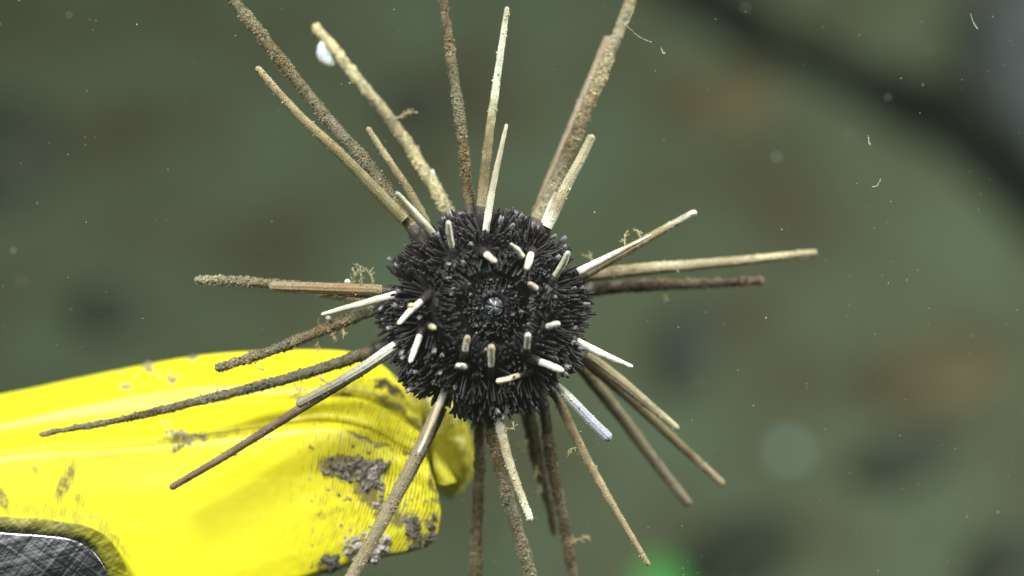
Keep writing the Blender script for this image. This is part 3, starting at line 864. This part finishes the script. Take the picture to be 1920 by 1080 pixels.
    if style in ('crust', 'granule', 'flute'):             # silt grains stuck to the shaft
        area = length * math.pi * 0.5 * (q['w0'] + q['w1'])
        ng = int(area / {'crust': 4.6, 'granule': 26.0, 'flute': 50.0}[style])
        ii = rng.integers(int(n * 0.03), n - 3, ng); jj = rng.integers(0, nv, ng)
        clump = (cov_[ii, jj] if style == 'crust' else lowf[ii, jj] + 0.35) > rng.random(ng) * 0.9
        ii, jj = ii[clump], jj[clump]
        gp = ring[ii, jj] + rng.normal(0, 0.8, (len(ii), 3))
        gr_ = rng.gamma(4.0, 0.25, len(ii)) * (1.12 if style == 'crust' else 0.95)
        gV, gF = grit(gp, gr_, len(V))
        gc = np.repeat(cols[ii, jj] * rng.uniform(0.55, 1.75, (len(ii), 1)) * np.array((1.0, 1.0, .97)), 6, 0)
        V = np.vstack((V, LA(gV))); f += gF.tolist(); cc_ = np.vstack((cc_, gc))
    me = make_mesh('spine', V - base, f, cc_)
    o = link('spine', me, {'crust': M_crust, 'white': M_white}.get(style, M_spine), urchin, Vector(base - UB))
    # fleshy dark collar between the test and the shaft
    if q['bd'] is None:
        root = P3[0] - d0 * 34
        foot = np.array((P3[0][0] - d0[0] * 26, P3[0][1] - d0[1] * 26))
        rc = math.hypot(foot[0] - CX, foot[1] - CY)
        zt = surf_d(*foot) - 4
        root = np.array((foot[0], foot[1], min(zt, P3[0][2] - 8)))
    else:
        toC = np.array((CX, CY, -30.0)) - P3[0]; toC /= np.linalg.norm(toC)
        root = P3[0] + (0.5 * toC - 0.5 * d0) * 46
    bases.append((root, P3[0]))
    if q['collar']:
        m = 14
        cc = np.array([root + (P3[0] + d0 * 2.5 - root) * t for t in np.linspace(0, 1, m)])
        Tt, Aa, Bb = frames(cc)
        t = np.linspace(0, 1, m)
        rr = 0.5 * q['w0'] * (1.65 - 0.75 * t ** 0.7 + 0.20 * np.exp(-((t - 0.62) / 0.07) ** 2))
        rr[-1] *= 0.95
        a2 = np.linspace(0, 2 * math.pi, 18, endpoint=False)
        rg = cc[:, None] + (np.cos(a2)[None, :, None] * Aa[:, None] + np.sin(a2)[None, :, None] * Bb[:, None]) * rr[:, None, None]
        cv = LA(rg.reshape(-1, 3))
        cl = np.repeat(lerp_cols([(0, (.012, .010, .009)), (.55, (.050, .041, .036)), (.66, (.022, .018, .016)), (1, (.095, .080, .070))], t), 18, 0)
        ff = [tuple(k) for k in grid_faces(m, 18, True)[:, ::-1]] + [tuple((m - 1) * 18 + k for k in range(18))]
        link('collar', make_mesh('collar', cv - base, ff, cl), M_dark, o)
    # growth on the shaft
    for gi, (pos, sidev, ln_) in enumerate(q['growth']):
        k = int(pos * (n - 1))
        tv = Tt[0]
        tang = c[min(k + 1, n - 1)] - c[k - 1]; tang /= np.linalg.norm(tang)
        up = np.array((0, -1.0, 0)) * sidev
        dv_ = up - tang * (up @ tang); dv_ /= np.linalg.norm(dv_)
        dv_ = dv_ + np.array((random.uniform(-.4, .4), 0, random.uniform(-.1, .5)))
        tv_, tf_ = make_tuft(c[k] + dv_ * rad[k] * 0.7, dv_ / np.linalg.norm(dv_), ln_, seed * 10 + gi)
        col = np.tile(np.array((.44, .39, .22)), (len(tv_), 1))
        link('hydroid_tuft', make_mesh('hydroid_tuft', LA(tv_) - base, tf_, col), M_growth, o)
    return o

spine_objs = [build_spine(q, i + 1) for i, q in enumerate(SP)]

# --- mouth: dark ring with five teeth
mouth_base = L(MX, MY, surf_d(MX, MY) - 12)
nn, mm = 10, 40
rr = np.linspace(4, 40, nn); aa = np.linspace(0, 2 * math.pi, mm, endpoint=False)
Rr, Aa_ = np.meshgrid(rr, aa, indexing='ij')
A = np.stack((MX + 2 + Rr * np.cos(Aa_), MY + Rr * np.sin(Aa_), surf_d(MX, MY) - 36 + 9 * np.exp(-((Rr - 25) / 8) ** 2)), -1).reshape(-1, 3)
mouth = link('mouth', make_mesh('mouth', LA(A) - mouth_base, list(grid_faces(nn, mm, True)[:, ::-1]), np.tile(np.array((.012, .011, .013)), (len(A), 1))), M_dark, urchin, Vector(mouth_base - UB))
cracks = [90, 163, 219, 272, 347, 450]
tcx, tcy = 926.5, 574.0
for k in range(5):
    a0, a1 = cracks[k], cracks[k + 1]
    nr_, na_ = 12, 14
    A = []
    for i in range(nr_):
        r = 0.8 + 16.0 * i / (nr_ - 1)
        g0, g1 = (1.0, 2.3, .8, 1.1, 2.4, 1.0)[k], (1.0, 2.3, .8, 1.1, 2.4, 1.0)[k + 1]; gA = math.degrees(min(0.5, 0.8 * g0 / max(r, 1.7 * g0))); gB = math.degrees(min(0.5, 0.8 * g1 / max(r, 1.7 * g1)))
        for j in range(na_):
            a = math.radians(a0 + gA + (a1 - a0 - gA - gB) * j / (na_ - 1))
            e = abs(2 * j / (na_ - 1) - 1)
            z = surf_d(MX, MY) - 10 - 9 * (r / 20.8) ** 2 - 3.5 * e ** 2 * (r / 20.8)
            A.append((tcx + r * math.cos(a), tcy - r * math.sin(a), z))
    A = np.array(A)
    B = A.copy(); B[:, 2] -= 9
    f = [tuple(q[::-1]) for q in grid_faces(nr_, na_)][::1]
    n_ = nr_ * na_
    for i in range(nr_ - 1):
        for j in (0, na_ - 1):
            a, b_ = i * na_ + j, (i + 1) * na_ + j
            f.append((a, b_, b_ + n_, a + n_))
    for j in range(na_ - 1):
        for i in (0, nr_ - 1):
            a, b_ = i * na_ + j, i * na_ + j + 1
            f.append((a, b_, b_ + n_, a + n_))
    rr_ = np.hypot(A[:, 0] - tcx, A[:, 1] - tcy)
    cl = 0.55 * lerp_cols([(0, (.66, .62, .50)), (2.5, (.45, .46, .48)), (7, (.20, .24, .30)), (13, (.10, .12, .145)), (21, (.02, .022, .025))], rr_)
    link('tooth', make_mesh('tooth', LA(np.vstack((A, B))) - mouth_base, f, np.vstack((cl, cl * 0.3))), M_tooth, mouth)

# --- small secondary spines covering the test
def spinelet_mesh(bend, club, k):
    ts = np.array((0, .4, .9, .97, 1.0)); rs_ = np.array((.85, 0.95, club, club * 0.82, club * 0.35))
    ang = np.linspace(0, 2 * math.pi, 6, endpoint=False) + k
    V = np.array([(r * math.cos(a) * 1.15 + 0, r * math.sin(a) * 0.85, t) for t, r in zip(ts, rs_) for a in ang])
    V[:, 0] += 0
    f = [tuple(q) for q in grid_faces(5, 6, True)] + [tuple(24 + i for i in range(6))]
    cols = np.repeat(lerp_cols([(0, (.010, .009, .009)), (.5, (.018, .0155, .016)), (.9, (.028, .024, .025)), (1, (.044, .039, .041))], ts), 6, 0) * (0.8 + 0.5 * k / 6)
    return V, f, cols, bend
variants = [spinelet_mesh((i % 3 - 1) * 2.0, (0.95, 1.12, 1.03)[i % 3], i) for i in range(6)]
v_me = []
for V, f, cl, bend in variants:
    v_me.append(make_mesh('spinelet', V, f, cl))
    v_me[-1].materials.append(M_dark)

roots = np.array([b[0] for b in bases])
tops = np.array([b[1] for b in bases])
wid = np.array([q['w0'] for q in SP])
cand = []
pts_acc = []
gridh = {}
tries = 0
cell = 9.5
def ok(p, dmin):
    k = tuple(np.floor(p / cell).astype(int))
    for dx in (-1, 0, 1):
        for dy in (-1, 0, 1):
            for dz in (-1, 0, 1):
                for q in gridh.get((k[0] + dx, k[1] + dy, k[2] + dz), ()):
                    if (p[0] - q[0]) ** 2 + (p[1] - q[1]) ** 2 + (p[2] - q[2]) ** 2 < dmin * dmin: return False
    gridh.setdefault(k, []).append(p)
    return True
spl = []
while tries < 75000:
    tries += 1
    ct = rng.uniform(-0.62, 1.0); st_ = math.sqrt(1 - ct * ct); a = rng.uniform(0, 2 * math.pi)
    p = np.array((CX + RA * st_ * math.cos(a), CY + RA * st_ * math.sin(a), RC * ct))
    rm = math.hypot(p[0] - MX, p[1] - MY)
    if ct > 0 and rm < 90: continue
    # keep the spine bases clear
    ax = tops - roots
    tt = np.clip(((p - roots) * ax).sum(1) / (ax * ax).sum(1), 0, 1)
    dd = np.linalg.norm(p - (roots + ax * tt[:, None]), axis=1)
    if (dd < wid * 0.68 + 1.5).any(): continue
    if not ok(p, 7.1 if ct > -0.2 else 9.0): continue
    nrm = np.array((st_ * math.cos(a) / RA, st_ * math.sin(a) / RA, ct / RC)); nrm /= np.linalg.norm(nrm)
    k = np.argmin(dd)
    away = p - roots[k]; away -= nrm * (away @ nrm); away /= np.linalg.norm(away) + 1e-6
    lean = 0.8 * math.exp(-((dd[k] - wid[k] * .7) / 26) ** 2) * (1 if dd[k] > wid[k] * .7 else 1)
    inward = np.array((MX - p[0], MY - p[1], 0)); inward /= np.linalg.norm(inward)
    kin = 1.5 * np.clip((124 - rm) / 28, 0, 1) if ct > 0 else 0
    outw = 0.55 * np.clip((rm - 132) / 40, 0, 1) if ct > 0 else 0
    d = nrm + away * lean * (0.4 if kin else 1) + inward * kin - inward * outw + rng.normal(0, 0.19, 3)
    d /= np.linalg.norm(d)
    ln_ = rng.uniform(30, 42) if rm > 130 else rng.uniform(25, 35)
    if ct < 0.35: ln_ *= rng.uniform(1.08, 1.36)
    spl.append((p - nrm * 3, d, ln_, rng.uniform(1.9, 2.6), 1.0))
# short ones on the mouth field
tries = 0
while tries < 5000:
    tries += 1
    a = rng.uniform(0, 2 * math.pi); r = 20 + 38 * math.sqrt(rng.random())
    p = np.array((MX + r * math.cos(a), MY + r * math.sin(a), 0.0)); p[2] = surf_d(p[0], p[1]) - 34
    if not ok(p, 5.2): continue
    out_ = np.array((math.cos(a), math.sin(a), 0))
    d = np.array((0, 0, 1.0)) * rng.uniform(.35, .9) + out_ * (-0.35 if r > 45 else 0.35) * rng.uniform(-.4, 1.4) + rng.normal(0, 0.25, 3)
    d /= np.linalg.norm(d)
    spl.append((p, d, rng.uniform(11, 20), rng.uniform(1.7, 2.5), 1.1))
print('spinelets', len(spl))

def basis(d):
    z = np.array(d); rf = np.array((0, 0, 1.0)) if abs(z[2]) < 0.9 else np.array((1.0, 0, 0))
    x_ = np.cross(rf, z); x_ /= np.linalg.norm(x_)
    y_ = np.cross(z, x_)
    return np.stack((x_, y_, z), 1)
order = sorted(range(len(spl)), key=lambda i: -(spl[i][0][2] + spl[i][2] * 1.3))
single = set(order[:300])
bigV, bigF, bigC = [], [], []
off = 0
for i, (p, d, ln_, r, bright) in enumerate(spl):
    q = i % 6
    B = basis(d)
    V, f, cl, bend = variants[q]
    if i in single:
        o = link('spinelet', v_me[q], None, urchin)
        M = Matrix.Identity(4)
        o_ = L(*p) - UB
        for a in range(3):
            # image y runs down: flip to rig space
            col = B[:, a] * np.array((1, -1, 1)) * K * (ln_ if a == 2 else r)
            for b_ in range(3): M[b_][a] = col[b_]
            M[a][3] = o_[a]
        if M.to_3x3().determinant() < 0:
            for b_ in range(3): M[b_][0] = -M[b_][0]
        o.matrix_local = M
    else:
        W = (V * np.array((r, r, ln_))) @ B.T + p
        W = W + np.outer(V[:, 2] ** 2, B[:, 0]) * bend * rng.uniform(0.2, 1.3)
        bigV.append(W); bigF.extend([tuple(int(k_) + off for k_ in ff[::-1]) for ff in f]); bigC.append(cl * bright * rng.uniform(0.7, 1.35))
        off += len(V)
cov = link('spinelet_cover', make_mesh('spinelet_cover', LA(np.vstack(bigV)) - UB, bigF, np.vstack(bigC)), M_dark, urchin)
cov['kind'] = 'stuff'

# --- pedicellariae: small pale three-jawed tulips on stalks
M_ped = vcol_mat('pedicellaria_flesh', 0.35, 0.5, 1500, 0.3, 0.0, sss=0.0)
def ped_mesh(openness, k):
    ts = np.array((-1.6, -0.5, -.1, .12, .4, .7, .92, 1.0)); rs_ = np.array((.16, .16, .2, .62, 1.0, .92 + .1 * openness, .62 + .3 * openness, .2 + .5 * openness))
    nv_ = 9
    ang = np.linspace(0, 2 * math.pi, nv_, endpoint=False)
    V, cl = [], []
    for t, r in zip(ts, rs_):
        for j, a in enumerate(ang):
            lob = 1 - 0.35 * max(0, t) * (1 if j % 3 == 0 else 0)
            V.append((r * lob * math.cos(a) * 0.30, r * lob * math.sin(a) * 0.30, t - 0.25 * max(0, t) * (1 if j % 3 == 0 else 0)))
            c0 = np.array((.05, .046, .05)) if t < 0 else np.array((.155, .15, .165)) * (0.75 + 0.5 * t) * (0.55 if j % 3 == 0 else 1)
            cl.append(c0)
    f = [tuple(q) for q in grid_faces(len(ts), nv_, True)] + [tuple((len(ts) - 1) * nv_ + j for j in range(nv_))]
    me = make_mesh('pedicellaria', V, f, np.array(cl)); me.materials.append(M_ped)
    return me
peds = [ped_mesh(0.2, 0), ped_mesh(0.6, 1), ped_mesh(1.0, 2)]
cnt_p = 0
tries = 0
front = [s for s in spl if s[0][2] > -5]
while cnt_p < 90 and tries < 4000:
    tries += 1
    s_ = front[rng.integers(len(front))]
    p = s_[0] + s_[1] * s_[2] * rng.uniform(0.70, 0.92) + rng.normal(0, 3, 3)
    inner = math.hypot(p[0] - MX, p[1] - MY) < 88
    d = s_[1] + rng.normal(0, 0.25, 3) + np.array((0, 0, 0.15)); d /= np.linalg.norm(d)
    B = basis(d)
    ln_ = rng.uniform(8, 11) if inner else rng.uniform(12, 18)
    o = link('pedicellaria', peds[rng.integers(3)], None, urchin)
    M = Matrix.Identity(4); o_ = L(*p) - UB
    for a in range(3):
        col = B[:, a] * np.array((1, -1, 1)) * K * ln_
        for b_ in range(3): M[b_][a] = col[b_]
        M[a][3] = o_[a]
    for b_ in range(3): M[b_][0] = -M[b_][0]
    o.matrix_local = M
    cnt_p += 1

# ------------------------------------------------------------------ small things clinging to the spines
def small_blob(name, px, py, d, rx, ry, rz, col, seed, label, cat, mat=None, rot=0.0):
    nu, nv = 16, 22
    th = np.linspace(0.02, math.pi - 0.02, nu); ph = np.linspace(0, 2 * math.pi, nv, endpoint=False)
    T, P = np.meshgrid(th, ph, indexing='ij')
    v = np.stack((np.sin(T) * np.cos(P), np.sin(T) * np.sin(P), np.cos(T)), -1).reshape(-1, 3)
    v = v * (0.75 + 0.5 * fbm(v * 1.5 + seed * 3, 3))[:, None] * np.array((rx, ry, rz))
    v = v @ np.array(Matrix.Rotation(rot, 3, 'Z').transposed())
    f = [tuple(q) for q in grid_faces(nu, nv, True)] + [tuple(range(nv))[::-1], tuple((nu - 1) * nv + i for i in range(nv))]
    o = link(name, make_mesh(name, v * K, f, np.array(col) * (0.85 + 0.3 * fbm(v * .2, 2))[:, None]), mat or M_shell)
    o.matrix_world = RIG @ Matrix.Translation(Vector(L(px, py, d)))
    return tag(o, label, cat)
# cupped white shell: half bowl
def shell():
    nu, nv = 14, 30
    V = []
    for th_ in np.linspace(0.05, 1.45, nu):
        for p_ in np.linspace(0, 2 * math.pi, nv, endpoint=False):
            rib = 1 + 0.03 * math.cos(9 * p_)
            V.append((12 * math.sin(th_) * math.cos(p_) * rib, 26 * math.sin(th_) * math.sin(p_) * rib, 12 * math.cos(th_)))
    V = np.array(V)
    V2 = V * 0.93
    f = [tuple(q) for q in grid_faces(nu, nv, True)] + [tuple(q[::-1]) for q in grid_faces(nu, nv, True, nu * nv)]
    for j in range(nv):
        a, b_ = (nu - 1) * nv + j, (nu - 1) * nv + (j + 1) % nv
        f.append((a, b_, b_ + nu * nv, a + nu * nv))
    f.append(tuple(range(nv))[::-1])
    VV = np.vstack((V, V2)); VV[:, 0] += 0.012 * VV[:, 1] ** 2; VV += (fbm(VV * 0.12, 2) - 0.5)[:, None] * 7
    VV = VV @ np.array(Matrix.Rotation(R(28), 3, 'Z').transposed())
    o = link('shell', make_mesh('shell', VV * K, f, np.array((.74, .84, .88)) * (0.5 + 0.8 * fbm(VV * 0.07, 2))[:, None]), M_shell)
    o.matrix_world = RIG @ Matrix.Translation(Vector(L(607, 104, -182)))
    tag(o, 'white cupped shell stuck to the tip of a pale encrusted spine', 'shell')
shell()
small_blob('shell_fragment', 811, 327, -128, 4, 9, 4, (.8, .85, .87), 2, 'tiny white shell chip low on the pale encrusted spine', 'shell')
small_blob('barnacle', 771, 573, 150, 6.5, 5, 5, (.60, .46, .20), 3, 'tiny yellowish barnacle on a short white spine', 'barnacle')
small_blob('shell_fragment', 616, 596, -22, 5, 4.5, 4, (.6, .62, .6), 4, 'tiny grey bead of shell between a white spine and a brown crusted spine', 'shell')
small_blob('shell_fragment', 652, 528, 0, 6, 5, 5, (.6, .62, .52), 5, 'pale round shell bead in the fuzzy growth beside the black body', 'shell')

# ------------------------------------------------------------------ drifting specks in the water
def snow():
    V, F = [], []
    off = 0
    def chip(p, r):
        nonlocal off
        o = np.array([(1, 0, 0), (-1, 0, 0), (0, 1, 0), (0, -1, 0), (0, 0, 1), (0, 0, -1)], float) * rng.uniform(0.5, 1.4, (6, 1)) * r
        V.append(LA(p + o))
        for t in ((0, 2, 4), (2, 1, 4), (1, 3, 4), (3, 0, 4), (2, 0, 5), (1, 2, 5), (3, 1, 5), (0, 3, 5)):
            F.append(tuple(k + off for k in t))
        off += 6
    for i in range(400):
        p = np.array((rng.uniform(-100, 2020), rng.uniform(-80, 1160), rng.normal(10, 90)))
        chip(p, rng.choice((0.7, 1.0, 1.4, 2.0), p=(.55, .32, .10, .03)))
    for i in range(14):
        p = np.array((rng.uniform(-100, 2020), rng.uniform(-80, 1160), rng.uniform(-900, -250)))
        chip(p, rng.uniform(1.6, 2.6))
    for (x0, y0, x1, y1) in ((1820, 26, 1833, 52), (1636, 350, 1651, 336), (1628, 255, 1632, 270), (1172, 45, 1222, 78), (1240, 90, 1247, 97), (1186, 20, 1172, 45)):
        for t in np.linspace(0, 1, 30):
            chip(np.array((x0 + (x1 - x0) * t + rng.normal(0, .5), y0 + (y1 - y0) * t + rng.normal(0, .5) + 6 * math.sin(3 * t), 10.)), 0.95)
    V = np.vstack(V); base = V.mean(0)
    o = link('marine_snow', make_mesh('marine_snow', V - base, F, np.tile(np.array((.42, .43, .36)), (len(V), 1)), False), M_snow)
    o.matrix_world = RIG @ Matrix.Translation(Vector(base))
    o['kind'] = 'stuff'
    tag(o, 'fine pale specks drifting in the green water', 'marine snow')
snow()

# ------------------------------------------------------------------ the green water itself
def haze():
    lo_, hi_ = np.array((-4.3, -3.8, -1.1)), np.array((4.3, 5.0, 2.6))
    V = [((hi_ if i & 1 else lo_)[0], (hi_ if i & 2 else lo_)[1], (hi_ if i & 4 else lo_)[2]) for i in range(8)]
    f = [(0, 2, 3, 1), (4, 5, 7, 6), (0, 1, 5, 4), (2, 6, 7, 3), (0, 4, 6, 2), (1, 3, 7, 5)]
    m = bpy.data.materials.new('sea_water'); m.use_nodes = True
    nt = m.node_tree
    nt.nodes.remove(nt.nodes['Principled BSDF'])
    v = nt.nodes.new('ShaderNodeVolumePrincipled')
    v.inputs['Color'].default_value = (0.62, 0.78, 0.62, 1)
    v.inputs['Density'].default_value = 0.014
    v.inputs['Anisotropy'].default_value = 0.2
    nt.links.new(v.outputs[0], nt.nodes['Material Output'].inputs['Volume'])
    o = link('haze', make_mesh('haze', V, f, None, False), m)
    o['kind'] = 'stuff'
    tag(o, 'hazy green sea water filling the whole scene', 'water')
haze()
